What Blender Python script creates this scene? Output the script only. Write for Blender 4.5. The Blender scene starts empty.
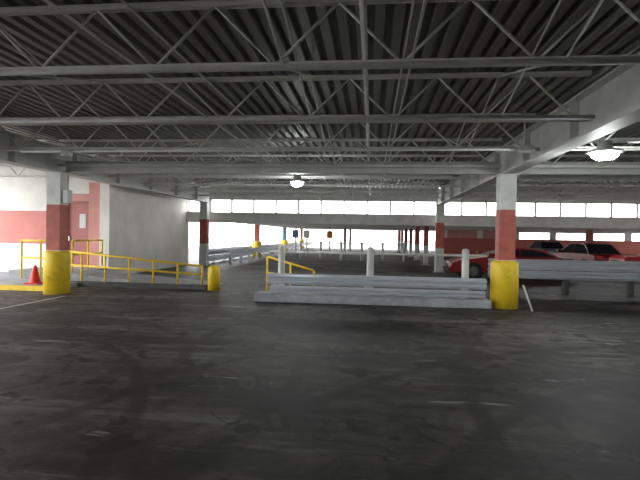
import bpy, bmesh, math, random
from mathutils import Vector, Matrix
random.seed(4)
S=bpy.context.scene
# ---------------------------------------------------------------- materials
def mat(name,col,rough=0.7,metal=0.0,noise=0.0,scale=3.0,dark=None,emit=None,estr=0,bump=0.0,stretch=(1,1,1),lo=0.35,hi=0.6):
    m=bpy.data.materials.new(name); m.use_nodes=True
    nt=m.node_tree; b=nt.nodes['Principled BSDF']
    b.inputs['Base Color'].default_value=(*col,1)
    b.inputs['Roughness'].default_value=rough
    b.inputs['Metallic'].default_value=metal
    if emit:
        b.inputs['Emission Color'].default_value=(*emit,1); b.inputs['Emission Strength'].default_value=estr
    if noise>0:
        tc=nt.nodes.new('ShaderNodeTexCoord'); mp=nt.nodes.new('ShaderNodeMapping')
        mp.inputs['Scale'].default_value=stretch
        n=nt.nodes.new('ShaderNodeTexNoise'); n.inputs['Scale'].default_value=scale; n.inputs['Detail'].default_value=8
        n.inputs['Roughness'].default_value=0.65
        r=nt.nodes.new('ShaderNodeValToRGB'); r.color_ramp.elements[0].position=lo; r.color_ramp.elements[1].position=hi
        d=dark or tuple(c*(1-noise) for c in col)
        r.color_ramp.elements[0].color=(*d,1); r.color_ramp.elements[1].color=(*col,1)
        nt.links.new(tc.outputs['Object'],mp.inputs[0]); nt.links.new(mp.outputs[0],n.inputs['Vector'])
        nt.links.new(n.outputs['Fac'],r.inputs[0]); nt.links.new(r.outputs[0],b.inputs['Base Color'])
        if bump:
            bp=nt.nodes.new('ShaderNodeBump'); bp.inputs['Strength'].default_value=bump; bp.inputs['Distance'].default_value=0.02
            nt.links.new(n.outputs['Fac'],bp.inputs['Height']); nt.links.new(bp.outputs[0],b.inputs['Normal'])
    return m
M={}
M['white']=mat('painted_white',(0.76,0.76,0.73),0.55,noise=0.2,scale=2.5)
M['wallwhite']=mat('wall_white',(0.80,0.79,0.74),0.7,noise=0.15,scale=0.9,bump=0.1)
M['pink']=mat('band_pink',(0.62,0.22,0.19),0.65,noise=0.12,scale=2)
M['pinklight']=mat('pink_wall',(0.62,0.29,0.26),0.65,noise=0.12,scale=2)
M['colred']=mat('column_red',(0.52,0.13,0.10),0.6,noise=0.3,scale=4)
M['colblue']=mat('column_blue',(0.12,0.28,0.48),0.6,noise=0.2,scale=4)
M['yellow']=mat('safety_yellow',(0.92,0.64,0.03),0.5,noise=0.3,scale=4,lo=0.3,hi=0.5)
M['steel']=mat('galvanised_steel',(0.58,0.62,0.68),0.45,0.1,noise=0.12,scale=2)
M['joist']=mat('joist_paint',(0.82,0.81,0.76),0.5,noise=0.15,scale=3)
M['girder']=mat('girder_paint',(0.72,0.72,0.68),0.55,noise=0.2,scale=2)
M['deck']=mat('deck_metal',(0.25,0.245,0.23),0.5,noise=0.35,scale=0.8,stretch=(1,0.3,1))
M['concrete']=mat('concrete',(0.42,0.44,0.47),0.75,noise=0.35,scale=2.2,bump=0.05)
M['darkconc']=mat('dark_concrete',(0.10,0.10,0.10),0.8,noise=0.3,scale=3)
M['line']=mat('line_paint',(0.5,0.49,0.47),0.7,noise=0.6,scale=9)
M['carred']=mat('car_paint_red',(0.45,0.012,0.018),0.3)
M['carred2']=mat('car_paint_dark_red',(0.26,0.012,0.015),0.3)
M['silver']=mat('car_paint_silver',(0.2,0.21,0.23),0.3,0.3)
M['glass']=mat('car_glass',(0.02,0.025,0.03),0.3)
M['glass'].node_tree.nodes['Principled BSDF'].inputs['Specular IOR Level'].default_value=0.2
M['black']=mat('rubber_black',(0.02,0.02,0.02),0.8)
M['chrome']=mat('chrome',(0.4,0.4,0.4),0.25,0.9)
M['headlight']=mat('headlight_glass',(0.4,0.4,0.4),0.2)
M['lamp']=mat('lamp_lens',(0.9,0.95,1),0.3,emit=(0.95,1.0,0.98),estr=60)
M['lampbody']=mat('lamp_body',(0.6,0.62,0.62),0.4)
M['cone']=mat('cone_red',(0.75,0.03,0.02),0.5)
M['ground']=mat('outside_ground',(0.5,0.5,0.48),0.9,noise=0.2,scale=0.3)
M['doorred']=mat('door_red',(0.42,0.13,0.12),0.5,noise=0.1,scale=3)
M['sign']=mat('sign_orange',(0.7,0.16,0.04),0.5)

def floor_mat():
    m=bpy.data.materials.new('asphalt_floor'); m.use_nodes=True
    nt=m.node_tree; L=nt.links.new; b=nt.nodes['Principled BSDF']
    tc=nt.nodes.new('ShaderNodeTexCoord')
    def noise(sc,det,stretch=(1,1,1),rough=0.6,rot=0,off=0,dist=0):
        mp=nt.nodes.new('ShaderNodeMapping'); mp.inputs['Scale'].default_value=stretch; mp.inputs['Rotation'].default_value=(0,0,rot); mp.inputs['Location'].default_value=(off,off*0.7,0)
        n=nt.nodes.new('ShaderNodeTexNoise'); n.inputs['Scale'].default_value=sc; n.inputs['Detail'].default_value=det; n.inputs['Roughness'].default_value=rough; n.inputs['Distortion'].default_value=dist
        L(tc.outputs['Object'],mp.inputs[0]); L(mp.outputs[0],n.inputs['Vector']); return n.outputs['Fac']
    def ramp(f,p0,c0,p1,c1):
        r=nt.nodes.new('ShaderNodeValToRGB'); e=r.color_ramp.elements
        e[0].position=p0; e[0].color=(*c0,1); e[1].position=p1; e[1].color=(*c1,1); L(f,r.inputs[0]); return r.outputs[0]
    def mix(kind,fac,a,bb):
        x=nt.nodes.new('ShaderNodeMixRGB'); x.blend_type=kind
        if isinstance(fac,float): x.inputs[0].default_value=fac
        else: L(fac,x.inputs[0])
        for i,v in ((1,a),(2,bb)):
            if isinstance(v,tuple): x.inputs[i].default_value=(*v,1)
            else: L(v,x.inputs[i])
        return x.outputs[0]
    def math_(op,a,bv=None):
        n=nt.nodes.new('ShaderNodeMath'); n.operation=op; L(a,n.inputs[0])
        if bv is not None:
            if isinstance(bv,(int,float)): n.inputs[1].default_value=bv
            else: L(bv,n.inputs[1])
        return n.outputs[0]
    base=ramp(noise(0.55,9,(0.6,1.2,1),0.65),0.42,(0.036,0.034,0.033),0.60,(0.118,0.108,0.101))
    fine=ramp(noise(4,10,rough=0.7),0.38,(0.55,0.55,0.55),0.62,(1.25,1.25,1.25))
    c=mix('MULTIPLY',1.0,base,fine)
    sc=ramp(noise(0.6,10,(0.3,1.8,1),0.78,0.12,3),0.53,(0,0,0),0.60,(0.8,0.8,0.8))
    c=mix('MIX',sc,c,(0.19,0.178,0.166))
    st=ramp(noise(1.1,6,(1,0.8,1),0.6,0.6,9,0.8),0.54,(0,0,0),0.60,(0.8,0.8,0.8))
    c=mix('MIX',st,c,(0.024,0.022,0.021))
    # round oil drips
    oil=ramp(noise(2.2,2,(1,1,1),0.4,0,44),0.63,(0,0,0),0.67,(0.9,0.9,0.9))
    c=mix('MIX',oil,c,(0.014,0.013,0.012))
    wp=ramp(noise(1.3,7,(0.45,2.4,1),0.7,0.14,20),0.63,(0,0,0),0.66,(0.85,0.85,0.85))
    c=mix('MIX',wp,c,(0.33,0.315,0.29))
    # curved tyre marks
    brk=ramp(noise(0.9,4,off=5),0.38,(0.1,0.1,0.1),0.6,(0.85,0.85,0.85))
    for cx,cy,rad,w_ in ((-5.5,5.4,3.2,0.10),(-5.5,5.4,4.7,0.10),(-7.0,2.5,5.2,0.09),(5.5,1.0,5.5,0.1),(5.5,1.0,7.0,0.1),(14,4,13.0,0.1)):
        mp=nt.nodes.new('ShaderNodeMapping'); mp.inputs['Location'].default_value=(-cx,-cy,0); mp.inputs['Scale'].default_value=(1,1,0); L(tc.outputs['Object'],mp.inputs[0])
        ln=nt.nodes.new('ShaderNodeVectorMath'); ln.operation='LENGTH'; L(mp.outputs[0],ln.inputs[0])
        dd=math_('ABSOLUTE',math_('SUBTRACT',ln.outputs['Value'],rad))
        f=mix('MULTIPLY',1.0,ramp(dd,w_*0.5,(1,1,1),w_*1.3,(0,0,0)),brk)
        c=mix('MIX',f,c,(0.02,0.019,0.018))
    for sc_,off in ((0.22,31),(0.35,12)):
        ab=math_('ABSOLUTE',math_('SUBTRACT',noise(sc_,5,(1,1,1),0.55,0,off,0.3),0.5))
        ck=ramp(ab,0.0,(0.9,0.9,0.9),0.005,(0,0,0))
        c=mix('MIX',ck,c,(0.01,0.01,0.01))
    L(c,b.inputs['Base Color'])
    b.inputs['Roughness'].default_value=0.62
    b.inputs['Specular IOR Level'].default_value=0.3
    bp=nt.nodes.new('ShaderNodeBump'); bp.inputs['Strength'].default_value=0.3; bp.inputs['Distance'].default_value=0.01
    L(noise(25,8),bp.inputs['Height']); L(bp.outputs[0],b.inputs['Normal'])
    return m
M['floor']=floor_mat()

# ---------------------------------------------------------------- mesh builder
class MB:
    def __init__(s,name):
        s.name=name; s.bm=bmesh.new(); s.mats=[]
    def mi(s,k):
        if k not in s.mats: s.mats.append(k)
        return s.mats.index(k)
    def poly(s,vs,faces,k,smooth=False):
        i=s.mi(k); bv=[s.bm.verts.new(v) for v in vs]
        for f in faces:
            try:
                fc=s.bm.faces.new([bv[j] for j in f]); fc.material_index=i; fc.smooth=smooth
            except ValueError: pass
        return s
    def box(s,x0,x1,y0,y1,z0,z1,k):
        v=[(x0,y0,z0),(x1,y0,z0),(x1,y1,z0),(x0,y1,z0),(x0,y0,z1),(x1,y0,z1),(x1,y1,z1),(x0,y1,z1)]
        return s.poly(v,[(0,3,2,1),(4,5,6,7),(0,1,5,4),(1,2,6,5),(2,3,7,6),(3,0,4,7)],k)
    def rod(s,p,q,r,k,seg=8,r2=None,smooth=True):
        p=Vector(p);q=Vector(q);d=(q-p)
        if d.length<1e-6: return s
        d.normalize(); a=Vector((0,0,1)) if abs(d.z)<0.9 else Vector((1,0,0))
        u=d.cross(a).normalized(); w=d.cross(u); r2=r if r2 is None else r2
        vs=[]
        for c,rr in ((p,r),(q,r2)):
            for i in range(seg):
                t=2*math.pi*i/seg; vs.append(c+u*math.cos(t)*rr+w*math.sin(t)*rr)
        i=s.mi(k); bv=[s.bm.verts.new(v) for v in vs]
        for j in range(seg):
            f=s.bm.faces.new([bv[j],bv[(j+1)%seg],bv[seg+(j+1)%seg],bv[seg+j]]); f.material_index=i; f.smooth=smooth
        for cap in (bv[:seg],bv[seg:]):
            f=s.bm.faces.new(cap); f.material_index=i
        return s
    def bar(s,p,q,w,h,k):
        p=Vector(p);q=Vector(q);d=(q-p).normalized(); a=Vector((0,0,1)) if abs(d.z)<0.9 else Vector((0,1,0))
        u=d.cross(a).normalized()*w/2; v=d.cross(u).normalized()*h/2
        vs=[c+x*u+y*v for c in (p,q) for x,y in ((-1,-1),(1,-1),(1,1),(-1,1))]
        return s.poly(vs,[(0,3,2,1),(4,5,6,7),(0,1,5,4),(1,2,6,5),(2,3,7,6),(3,0,4,7)],k)
    def extr(s,prof,fn0,fn1,k,closed=True,smooth=False):
        n=len(prof); vs=[fn0(*p) for p in prof]+[fn1(*p) for p in prof]
        rng=n if closed else n-1
        fs=[(j,(j+1)%n,n+(j+1)%n,n+j) for j in range(rng)]
        if closed: fs+= [tuple(range(n))[::-1],tuple(range(n,2*n))]
        return s.poly(vs,fs,k,smooth)
    def revolve(s,prof,c,k,seg=24,smooth=True):
        i=s.mi(k); rings=[]
        for r,z in prof:
            if r<1e-5: rings.append([s.bm.verts.new((c[0],c[1],c[2]+z))])
            else: rings.append([s.bm.verts.new((c[0]+r*math.cos(2*math.pi*j/seg),c[1]+r*math.sin(2*math.pi*j/seg),c[2]+z)) for j in range(seg)])
        for a,b in zip(rings,rings[1:]):
            for j in range(seg):
                a0=a[j%len(a)];a1=a[(j+1)%len(a)];b0=b[j%len(b)];b1=b[(j+1)%len(b)]
                vs=[]
                for v in (a0,a1,b1,b0):
                    if v not in vs: vs.append(v)
                if len(vs)>2:
                    f=s.bm.faces.new(vs); f.material_index=i; f.smooth=smooth
        return s
    def done(s,origin=None,bevel=0):
        bmesh.ops.recalc_face_normals(s.bm,faces=s.bm.faces)
        me=bpy.data.meshes.new(s.name)
        s.bm.to_mesh(me); s.bm.free()
        for k in s.mats: me.materials.append(M[k])
        o=bpy.data.objects.new(s.name,me); S.collection.objects.link(o)
        if bevel:
            b=o.modifiers.new('bevel','BEVEL'); b.width=bevel; b.segments=2; b.limit_method='ANGLE'; b.angle_limit=0.7
        return o

# ---------------------------------------------------------------- layout constants
XL,XR=-7.95,3.07; BAY=11.02; Y0=11.7; YE=23.4
DZ=3.88
XMIN,XMAX=-20.0,28.0; XRF=-14.0; YMIN=-14.0; YFAR=62.0

MB('floor').box(XMIN,XMAX,YMIN,YFAR,-0.3,0,'floor').done()
MB('ground').box(-150,150,-120,220,-0.6,-0.31,'ground').done()

def deck(name,x0,x1,y0,y1,z,k='deck'):
    b=MB(name); prof=[];x=x0;p=0.2;h=0.075
    while x<x1:
        prof+=[(x,z),(x+0.095,z),(x+0.12,z+h),(x+0.175,z+h)]; x+=p
    n=len(prof)
    vs=[(a,y0,c) for a,c in prof]+[(a,y1,c) for a,c in prof]
    b.poly(vs,[(j,j+1,n+j+1,n+j) for j in range(n-1)],k)
    b.box(x0,x1,y0,y1,z+h+0.005,z+h+0.12,'concrete')
    return b.done()
deck('ceiling',XRF,XMAX,YMIN,YE+0.3,DZ)

JB,JT=3.2,3.86
def joist(y,x0,x1,zb,zt,pan=0.61,name='steel_joist'):
    b=MB(name)
    for dy in (-0.035,0.035):
        s=1 if dy>0 else -1
        b.box(x0,x1,min(y+dy,y+dy-s*0.008),max(y+dy,y+dy-s*0.008),zb,zb+0.06,'joist')
        b.box(x0,x1,min(y+dy*0.4,y+dy+s*0.02),max(y+dy*0.4,y+dy+s*0.02),zb,zb+0.012,'joist')
        b.box(x0,x1,min(y+dy*0.4,y+dy+s*0.02),max(y+dy*0.4,y+dy+s*0.02),zt-0.012,zt,'joist')
        b.box(x0,x1,min(y+dy,y+dy-s*0.008),max(y+dy,y+dy-s*0.008),zt-0.05,zt,'joist')
    x=x0+0.1;i=0
    while x+pan<x1:
        a=(x,y,zb+0.03) if i%2 else (x,y,zt-0.03); c=(x+pan,y,zt-0.03) if i%2 else (x+pan,y,zb+0.03)
        b.rod(a,c,0.016,'joist',6); x+=pan;i+=1
    return b.done()
y=Y0-0.2-2.27*8; ys=[]
while y<YE-0.2:
    ys.append(y); y+=2.27
cols=[XL-BAY,XL,XR,XR+BAY,XR+2*BAY]
for yy in ys:
    for x0,x1 in [(XRF+0.2,XL-0.18),(XL+0.18,XR-0.18),(XR+0.18,XR+BAY-0.18),(XR+BAY+0.18,XMAX-0.2)]:
        if yy>16 and x1<-8: continue
        joist(yy,x0,x1,JB,JT)

def girderY(x,y0,y1,zb,zt,k='girder'):
    b=MB('steel_girder')
    b.box(x-0.15,x+0.15,y0,y1,zb,zb+0.03,k).box(x-0.15,x+0.15,y0,y1,zt-0.03,zt,k).box(x-0.012,x+0.012,y0,y1,zb+0.02,zt-0.02,k)
    yy=y0+1.0
    while yy<y1: b.box(x-0.14,x+0.14,yy-0.006,yy+0.006,zb+0.02,zt-0.02,k); yy+=2.27
    return b.done()
for x in cols[1:4]:
    girderY(x,YMIN+0.3,YE-0.02,3.06,3.70)
b=MB('steel_header_beam')
for x0,x1 in ((XL+0.16,XR-0.16),(XR+0.16,XR+BAY-0.16)):
    yb=Y0+0.08
    b.box(x0,x1,yb-0.11,yb+0.11,3.08,3.10,'girder').box(x0,x1,yb-0.11,yb+0.11,3.34,3.36,'girder').box(x0,x1,yb-0.01,yb+0.01,3.09,3.35,'girder')
b.done()

b=MB('joist_bridging')
for x in (-2.4,0.35,5.8,8.5):
    b.bar((x,YMIN+1,JB+0.08),(x,Y0-0.1,JB+0.08),0.022,0.022,'joist')
    b.bar((x,Y0+0.25,JB+0.08),(x,YE-0.5,JB+0.08),0.022,0.022,'joist')
    b.bar((x,YMIN+1,JT-0.06),(x,YE-0.5,JT-0.06),0.022,0.022,'joist')
for x in (-4.0,-0.9,1.7,7.2):
    for ya,yb in zip(ys,ys[1:]):
        if abs(ya-11.5)<0.1: continue
        b.rod((x,ya,JB+0.03),(x+0.02,yb,JT-0.03),0.013,'joist',6)
        b.rod((x,ya,JT-0.03),(x+0.02,yb,JB+0.03),0.013,'joist',6)
b.done()
b=MB('conduit_pipe')
b.rod((-7.7,6.6,3.17),(2.8,6.6,3.17),0.03,'white')
b.rod((-6.9,9.0,3.15),(2.85,8.8,3.15),0.03,'white')
b.rod((-7.7,4.55,3.16),(2.85,4.5,3.16),0.03,'white')
b.rod((-0.1,-5,3.42),(-0.1,22,3.42),0.03,'white')
b.rod((2.6,8.8,3.15),(2.6,8.8,3.8),0.018,'white')
b.box(2.5,2.7,8.7,8.9,3.1,3.2,'white')
b.box(-6.0,-5.85,8.9,9.05,3.05,3.15,'white')
b.done()
b=MB('lamp_conduit'); b.rod((3.3,8.66,3.24),(9.5,8.66,3.24),0.02,'white'); b.done()

def column(x,y,top,sleeve=True,band='colred',w=0.18,name='column'):
    b=MB(name)
    for z0,z1,k in ((0,1.1,'white'),(1.1,2.25,band),(2.25,top,'white')):
        b.box(x-w,x+w,y-w,y+w,z0,z1,k)
    b.box(x-w-0.05,x+w+0.05,y-w-0.05,y+w+0.05,top-0.03,top,'white')
    if sleeve:
        b.revolve([(0,0),(0.31,0),(0.31,1.02),(0.29,1.07),(0.2,1.09),(0,1.09)],(x,y,0),'yellow',32)
    else:
        b.box(x-w-0.08,x+w+0.08,y-w-0.08,y+w+0.08,0,0.04,'concrete')
    return b.done()
for x in cols[1:4]:
    column(x,Y0,3.06)
    column(x,22.7,3.06,False)
for i,yy in enumerate((33.6,44.5,55.4)):
    for x in cols[1:5]:
        if x>6 and yy>44: continue
        column(x,yy,2.3,x<0,'colblue' if (x<0 and i==1) else 'colred',0.16)
for yy in (28.2,39,50):
    column(XR,yy,2.3,False,'colred',0.13)
column(-2.4,44.5,2.3,False,'colred',0.13); column(-2.4,55.4,2.3,False,'colred',0.13)
b=MB('electrical_box'); b.box(XL+0.235,XL+0.36,Y0-0.15,Y0+0.05,2.3,2.62,'lampbody').box(XL+0.181,XL+0.236,Y0-0.08,Y0-0.02,2.4,2.5,'lampbody').rod((XL+0.29,Y0-0.05,2.62),(XL+0.29,Y0-0.05,3.04),0.012,'lampbody'); b.done()

b=MB('spandrel_beam'); b.box(-9.1,XMAX,YE,YE+0.25,2.12,2.60,'white').box(-9.1,XMAX,YE-0.06,YE,2.12,2.17,'white').box(-9.1,XMAX,YE-0.08,YE+0.3,2.60,2.64,'white'); b.done()
b=MB('window_1')
b.box(-9.1,XMAX,YE+0.05,YE+0.2,3.27,3.38,'white')
x=XL
k=0
while x<XMAX:
    wd=0.09 if k%10==0 else 0.04
    b.box(x-wd,x+wd,YE+0.05,YE+0.2,2.64,3.27,'white'); x+=BAY/10; k+=1
b.box(XL-1.09,XL-1.03,YE+0.05,YE+0.2,2.64,3.27,'white')
b.done()
b=MB('beam_roof_edge'); b.box(-9.1,XMAX,YE,YE+0.28,3.38,3.87,'girder'); b.done()

b=MB('lower_deck_slab'); b.box(-9.5,XMAX,YE+0.3,YFAR,2.42,2.58,'white')
yy=YE+2.0
while yy<YFAR: b.box(-9.4,XMAX-0.1,yy-0.06,yy+0.06,2.3,2.42,'white'); yy+=2.7
b.done()

b=MB('wall_left')
yw=16.2
def band_wall(b,x0,x1,y0,y1,up='wallwhite'):
    for z0,z1,k in ((0,1.12,'wallwhite'),(1.12,2.28,'pink'),(2.28,DZ,up)): b.box(x0,x1,y0,y1,z0,z1,k)
band_wall(b,XMIN,-11.2,yw,yw+0.3)
b.box(-11.2,-9.3,yw,yw+0.3,0,0.35,'wallwhite')
b.box(-11.2,-10.75,yw,yw+0.3,0.35,2.9,'pinklight')
b.box(-9.85,-9.3,yw,yw+0.3,0.35,3.3,'pinklight')
b.box(-10.75,-9.85,yw,yw+0.3,2.65,2.9,'pinklight')
b.box(-11.2,-9.3,yw+0.01,yw+0.29,2.9,DZ,'wallwhite')
b.box(-9.35,-9.1,yw,YE+0.3,0,DZ-0.45,'wallwhite')
b.box(-9.3,-8.95,yw-0.25,yw+0.05,0,3.3,'wallwhite')
b.done()
b=MB('door_1')
b.box(-10.745,-9.855,yw+0.12,yw+0.18,0.352,2.645,'doorred')
for a in ((-10.745,-10.69,0.352,2.645),(-9.91,-9.855,0.352,2.645),(-10.745,-9.855,2.58,2.645)): b.box(a[0],a[1],yw+0.01,yw+0.12,a[2],a[3],'doorred')
b.box(-10.25,-10.02,yw+0.10,yw+0.121,1.7,2.2,'lampbody').box(-10.65,-10.6,yw+0.06,yw+0.12,1.25,1.4,'chrome').rod((-10.64,yw+0.05,1.32),(-10.50,yw+0.05,1.32),0.012,'chrome')
b.done()
b=MB('sidewalk'); b.box(-19.9,-8.4,12.15,13.3,0,0.12,'concrete').box(-19.9,-9.25,13.3,yw-0.27,0,0.12,'concrete').box(-19.9,-8.4,12.0,12.15,0,0.125,'yellow'); b.done()
b=MB('entrance_landing'); b.box(-11.1,-8.97,14.0,yw-0.26,0.12,0.35,'concrete'); b.done()
b=MB('pedestrian_ramp')
b.poly([(-8.94,13.55,0),(-4.6,13.55,0),(-4.6,15.2,0),(-8.94,15.2,0),(-8.94,13.55,0.34),(-4.6,13.55,0.03),(-4.6,15.2,0.03),(-8.94,15.2,0.34)],
 [(0,3,2,1),(4,5,6,7),(0,1,5,4),(1,2,6,5),(2,3,7,6),(3,0,4,7)],'concrete')
b.box(-9.2,-4.6,13.35,13.54,0,0.13,'darkconc')
b.done()
def railing(name,p,q,zb0,zb1,h0,h1,n,k='yellow',r=0.03):
    b=MB(name)
    for i in range(n):
        t=i/(n-1); x=p[0]+(q[0]-p[0])*t; y=p[1]+(q[1]-p[1])*t; b.rod((x,y,zb0+(zb1-zb0)*t),(x,y,h0+(h1-h0)*t),r,k,10)
    for f in (1.0,0.55):
        b.rod((*p,zb0+(h0-zb0)*f),(*q,zb1+(h1-zb1)*f),r,k,10)
    return b.done()
railing('ramp_railing',(-9.1,13.45),(-4.75,13.45),0.13,0.13,1.02,0.66,7)
railing('landing_railing',(-10.6,13.9),(-9.35,13.9),0.12,0.12,1.28,1.28,3)
railing('landing_railing',(-9.05,14.05),(-9.05,15.7),0.35,0.35,1.3,1.3,3)
b=MB('bollard'); b.revolve([(0,0),(0.17,0),(0.17,0.55),(0.15,0.64),(0.09,0.69),(0,0.7)],(-4.4,13.42,0),'yellow',24); b.done()
railing('stair_railing',(-2.85,13.3),(-1.55,13.3),0,0,0.98,0.62,3)
b=MB('traffic_cone'); c=(-9.2,12.6,0.12)
b.box(c[0]-0.19,c[0]+0.19,c[1]-0.19,c[1]+0.19,0.12,0.16,'cone')
b.revolve([(0.15,0.04),(0.035,0.5),(0.0,0.51)],c,'cone'); b.done()

def wprof(z,h=0.31):
    f=[(0,0),(0,0.03),(-0.08,0.065),(-0.08,0.105),(0,0.14),(0,0.17),(-0.08,0.205),(-0.08,0.245),(0,0.28),(0,0.31)]
    f=[(a,c*h/0.31) for a,c in f]
    return [(a,c+z) for a,c in f]+[(a+0.012,c+z) for a,c in reversed(f)]
def guard_x(b,x0,x1,y,z,h=0.31): b.extr(wprof(z,h),lambda a,c:(x0,y+a,c),lambda a,c:(x1,y+a,c),'steel')
def guard_y(b,x,y0,y1,z,h=0.31): b.extr(wprof(z,h),lambda a,c:(x-a,y0,c),lambda a,c:(x-a,y1,c),'steel')
b=MB('concrete_curb'); b.box(-2.75,2.72,11.36,11.85,0,0.19,'concrete'); b.done(bevel=0.02)
b=MB('guardrail')
guard_x(b,-2.4,2.6,11.52,0.22,0.16); guard_x(b,-2.45,2.62,11.50,0.42,0.25)
for x in (-2.3,-0.1,2.15):
    b.box(x-0.06,x+0.06,11.535,11.64,0.19,0.66,'steel')
b.done()
b=MB('pipe_barrier')
for x in (-2.22,-0.02,2.25):
    b.rod((x,12.05,0),(x,12.05,1.28),0.085,'white',20).revolve([(0.085,1.28),(0.06,1.32),(0,1.335)],(x,12.05,0),'white',20)
b.rod((-2.5,12.05,1.17),(2.75,12.05,1.17),0.03,'white',12)
b.done()
MB('pipe_brace').rod((3.42,11.45,0.55),(3.55,11.2,0.0),0.02,'white',10).done()
b=MB('guardrail'); guard_x(b,3.45,13.6,15.0,0.42,0.24); guard_x(b,3.45,13.6,14.97,0.68)
for x in (3.9,5.7,7.5,9.3,11.1,12.9): b.box(x-0.07,x+0.07,15.015,15.15,0,1.02,'darkconc')
b.done()
for x,y0 in ((-8.6,24.0),(-7.2,24.5)):
    b=MB('guardrail'); y1=YFAR-0.5
    guard_y(b,x,y0,y1,0.42)
    if x<-8: guard_y(b,x,y0,y1,0.08)
    yy=y0+0.3
    while yy<y1: b.box(x-0.13,x-0.013,yy-0.06,yy+0.06,0,0.76,'steel'); yy+=2.0
    b.done()
b=MB('pipe_barrier')
for i in range(6):
    x=-4.5+i*1.3; b.rod((x,31,0),(x,31,1.2),0.08,'white',14)
b.rod((-4.5,31,1.1),(2.0,31,1.1),0.03,'white',10); b.done()
for x,y_,k in ((-5.6,36,'colblue'),(-4.9,37,'white'),(-3.4,40,'sign')):
    b=MB('sign_post'); b.rod((x,y_,0),(x,y_,2.1),0.06,'white',12); b.box(x-0.25,x+0.25,y_-0.09,y_-0.065,1.35,1.95,k); b.done()

b=MB('wall_back')
b.box(6.4,XMAX,46.0,46.3,0,1.55,'colred')
x=6.4
while x<XMAX-1:
    b.box(x,x+0.5,46.0,46.3,1.55,2.3,'wallwhite'); x+=3.2
b.box(6.4,13,46.02,46.28,1.55,2.3,'pinklight')
b.done()
MB('wall_right').box(XMAX,XMAX+0.3,YMIN,YFAR,0,1.1,'concrete').box(XMAX,XMAX+0.3,YMIN,YE,3.2,DZ+0.2,'concrete').done()
MB('wall_front').box(XRF,XMAX,YMIN-0.3,YMIN,0,DZ+0.2,'concrete').done()

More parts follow.
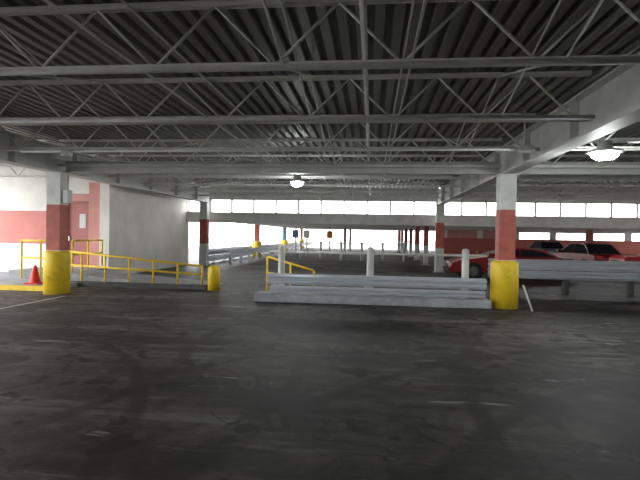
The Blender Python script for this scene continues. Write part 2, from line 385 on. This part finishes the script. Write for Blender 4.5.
def car(loc,ang,paint,L=4.6,W=1.8,H=1.35,name='car',truck=False):
    b=MB(name)
    if truck:
        body=[(-L/2,0.35),(-L/2,0.95),(-L/2+0.1,1.05),(-0.6,1.05),(0.9,1.08),(L/2-0.15,0.98),(L/2,0.85),(L/2,0.4),(L/2-0.3,0.3),(-L/2+0.3,0.3)]
        cab=[(-0.75,1.04),(-0.65,H-0.05),(-0.45,H),(0.45,H),(0.65,H-0.06),(1.25,1.05)]
    else:
        body=[(-L/2,0.4),(-L/2,0.75),(-L/2+0.1,0.9),(-L*0.32,0.93),(0.1,0.93),(L*0.2,0.9),(L*0.42,0.76),(L/2-0.05,0.64),(L/2,0.5),(L/2-0.08,0.25),(-L/2+0.15,0.25)]
        cab=[(-L*0.36,0.91),(-L*0.24,H-0.06),(-L*0.16,H),(0.02,H),(0.2,H-0.05),(L*0.22,0.9)]
    def loft(prof,ws,k,smooth=False):
        n=len(prof); cz=sum(p[1] for p in prof)/n
        vs=[]
        for yy,sc in ws: vs+=[(p[0]*(1-0.02*(1-sc)/0.1) , yy, cz+(p[1]-cz)*sc) for p in prof]
        fs=[]
        for s_ in range(len(ws)-1):
            fs+=[(s_*n+j,s_*n+(j+1)%n,(s_+1)*n+(j+1)%n,(s_+1)*n+j) for j in range(n)]
        fs+=[tuple(range(n)),tuple(range((len(ws)-1)*n,len(ws)*n))]
        b.poly(vs,fs,k,smooth)
    loft(body,[(-W/2,0.88),(-W/2+0.08,0.98),(-W/2+0.3,1.0),(W/2-0.3,1.0),(W/2-0.08,0.98),(W/2,0.88)],paint)
    n=len(cab); vs=[]
    for sgn in (-1,1):
        for p in cab:
            t=(p[1]-0.9)/(H-0.9); vs.append((p[0],sgn*(W/2-0.08-0.17*t),p[1]))
    b.poly(vs,[(j,j+1,n+j+1,n+j) for j in (0,4)],'glass')
    b.poly(vs,[(j,j+1,n+j+1,n+j) for j in (1,2,3)],paint)
    b.poly(vs,[tuple(range(n)),tuple(range(n,2*n))],'glass')
    for sgn in (-1,1):
        pts=[Vector((p[0],sgn*(W/2-0.075-0.17*(p[1]-0.9)/(H-0.9)),p[1])) for p in cab]
        for a,c in zip(pts,pts[1:]): b.bar(a,c,0.05,0.05,paint)
        xm=(cab[0][0]+cab[-1][0])/2
        b.bar((xm,sgn*(W/2-0.07),0.92),(xm,sgn*(W/2-0.24),H-0.02),0.06,0.04,paint)
        b.box(cab[-1][0]-0.25,cab[-1][0]-0.1,sgn*W/2-0.02 if sgn>0 else -W/2-0.13,sgn*W/2+0.13 if sgn>0 else -W/2+0.02,0.92,1.04,paint)
        b.box(xm+0.1,xm+0.28,min(sgn*W/2*0.97,sgn*(W/2+0.01)),max(sgn*W/2*0.97,sgn*(W/2+0.01)),0.76,0.79,'black')
    R=0.33
    for wx in (-L*0.3,L*0.31):
        for sgn in (-1,1):
            b.rod((wx,sgn*(W/2-0.24),R),(wx,sgn*(W/2+0.01),R),R,'black',24)
            b.rod((wx,sgn*(W/2),R),(wx,sgn*(W/2+0.025),R),R*0.55,'chrome',16)
            b.rod((wx,sgn*(W/2-0.1),R+0.02),(wx,sgn*(W/2-0.005),R+0.02),R+0.06,'black',24)
    hz=0.58 if not truck else 0.78
    for sgn in (-1,1):
        b.box(L/2-0.18,L/2-0.01,min(sgn*0.5,sgn*0.8),max(sgn*0.5,sgn*0.8),hz-0.07,hz+0.07,'headlight')
        b.box(-L/2-0.01,-L/2+0.1,min(sgn*0.55,sgn*0.82),max(sgn*0.55,sgn*0.82),0.68,0.82,'cone')
    b.box(L/2-0.1,L/2+0.012,-0.4,0.4,0.42,hz,'black')
    b.box(L/2-0.1,L/2+0.03,-W/2+0.15,W/2-0.15,0.32,0.4,'black')
    o=b.done(); o.location=loc; o.rotation_euler=(0,0,ang); return o
car((5.3,20.0,0),math.radians(180),'carred2',H=1.2,name='sports_car')
car((12.6,21.0,0),math.radians(172),'carred',L=5.2,W=1.9,H=1.6,name='pickup_truck',truck=True)
car((11.2,27.2,0),math.radians(100),'carred2',H=1.42,name='car')
car((17.5,28.5,0),math.radians(95),'carred2',H=1.45,name='car')
car((13,38.5,0),math.radians(90),'silver',H=1.42,name='car')

def lamp(x,y,z,r,p):
    b=MB('ceiling_lamp'); c=(x,y,z)
    b.revolve([(0,0.22),(0.1,0.22),(0.12,0.1),(r,0.06),(r+0.01,0.03),(r*0.8,0.03)],c,'lampbody',28)
    b.revolve([(r*0.82,0.035),(r*0.75,-0.03),(r*0.5,-0.08),(0,-0.1)],c,'lamp',28)
    b.rod((x,y,z+0.2),(x,y,DZ-0.01),0.015,'lampbody')
    b.done()
    l=bpy.data.lights.new('lamp_light','POINT'); l.energy=p; l.color=(0.95,1,0.98); l.shadow_soft_size=0.15
    o=bpy.data.objects.new('lamp_light',l); S.collection.objects.link(o); o.location=(x,y,z-0.3)
lamp(3.85,8.66,3.03,0.27,60)
lamp(-2.04,13.2,3.0,0.2,50)

b=MB('parking_line'); b.box(-7.47,-7.37,4.0,11.2,0.001,0.004,'line'); b.done()

w=bpy.data.worlds.new('overcast'); S.world=w; w.use_nodes=True
nt=w.node_tree; bg=nt.nodes['Background']
tc=nt.nodes.new('ShaderNodeTexCoord'); sep=nt.nodes.new('ShaderNodeSeparateXYZ'); r=nt.nodes.new('ShaderNodeValToRGB')
r.color_ramp.elements[0].position=0.0; r.color_ramp.elements[0].color=(1,0.99,0.96,1); r.color_ramp.elements[1].position=0.6; r.color_ramp.elements[1].color=(0.95,0.97,1,1)
nt.links.new(tc.outputs['Generated'],sep.inputs[0]); nt.links.new(sep.outputs['Z'],r.inputs[0]); nt.links.new(r.outputs[0],bg.inputs['Color'])
bg.inputs['Strength'].default_value=7.2

cd=bpy.data.cameras.new('camera'); cam=bpy.data.objects.new('camera',cd); S.collection.objects.link(cam)
cd.sensor_width=36; cd.lens=36*490/640; cd.clip_end=500
yaw=math.radians(6); pitch=math.radians(-0.58); roll=math.radians(1.0)
R=Matrix.Rotation(yaw,4,'Z')@Matrix.Rotation(math.pi/2+pitch,4,'X')@Matrix.Rotation(roll,4,'Z')
cam.matrix_world=Matrix.Translation((0,0,1.6))@R
S.camera=cam
S.view_settings.view_transform='Standard'
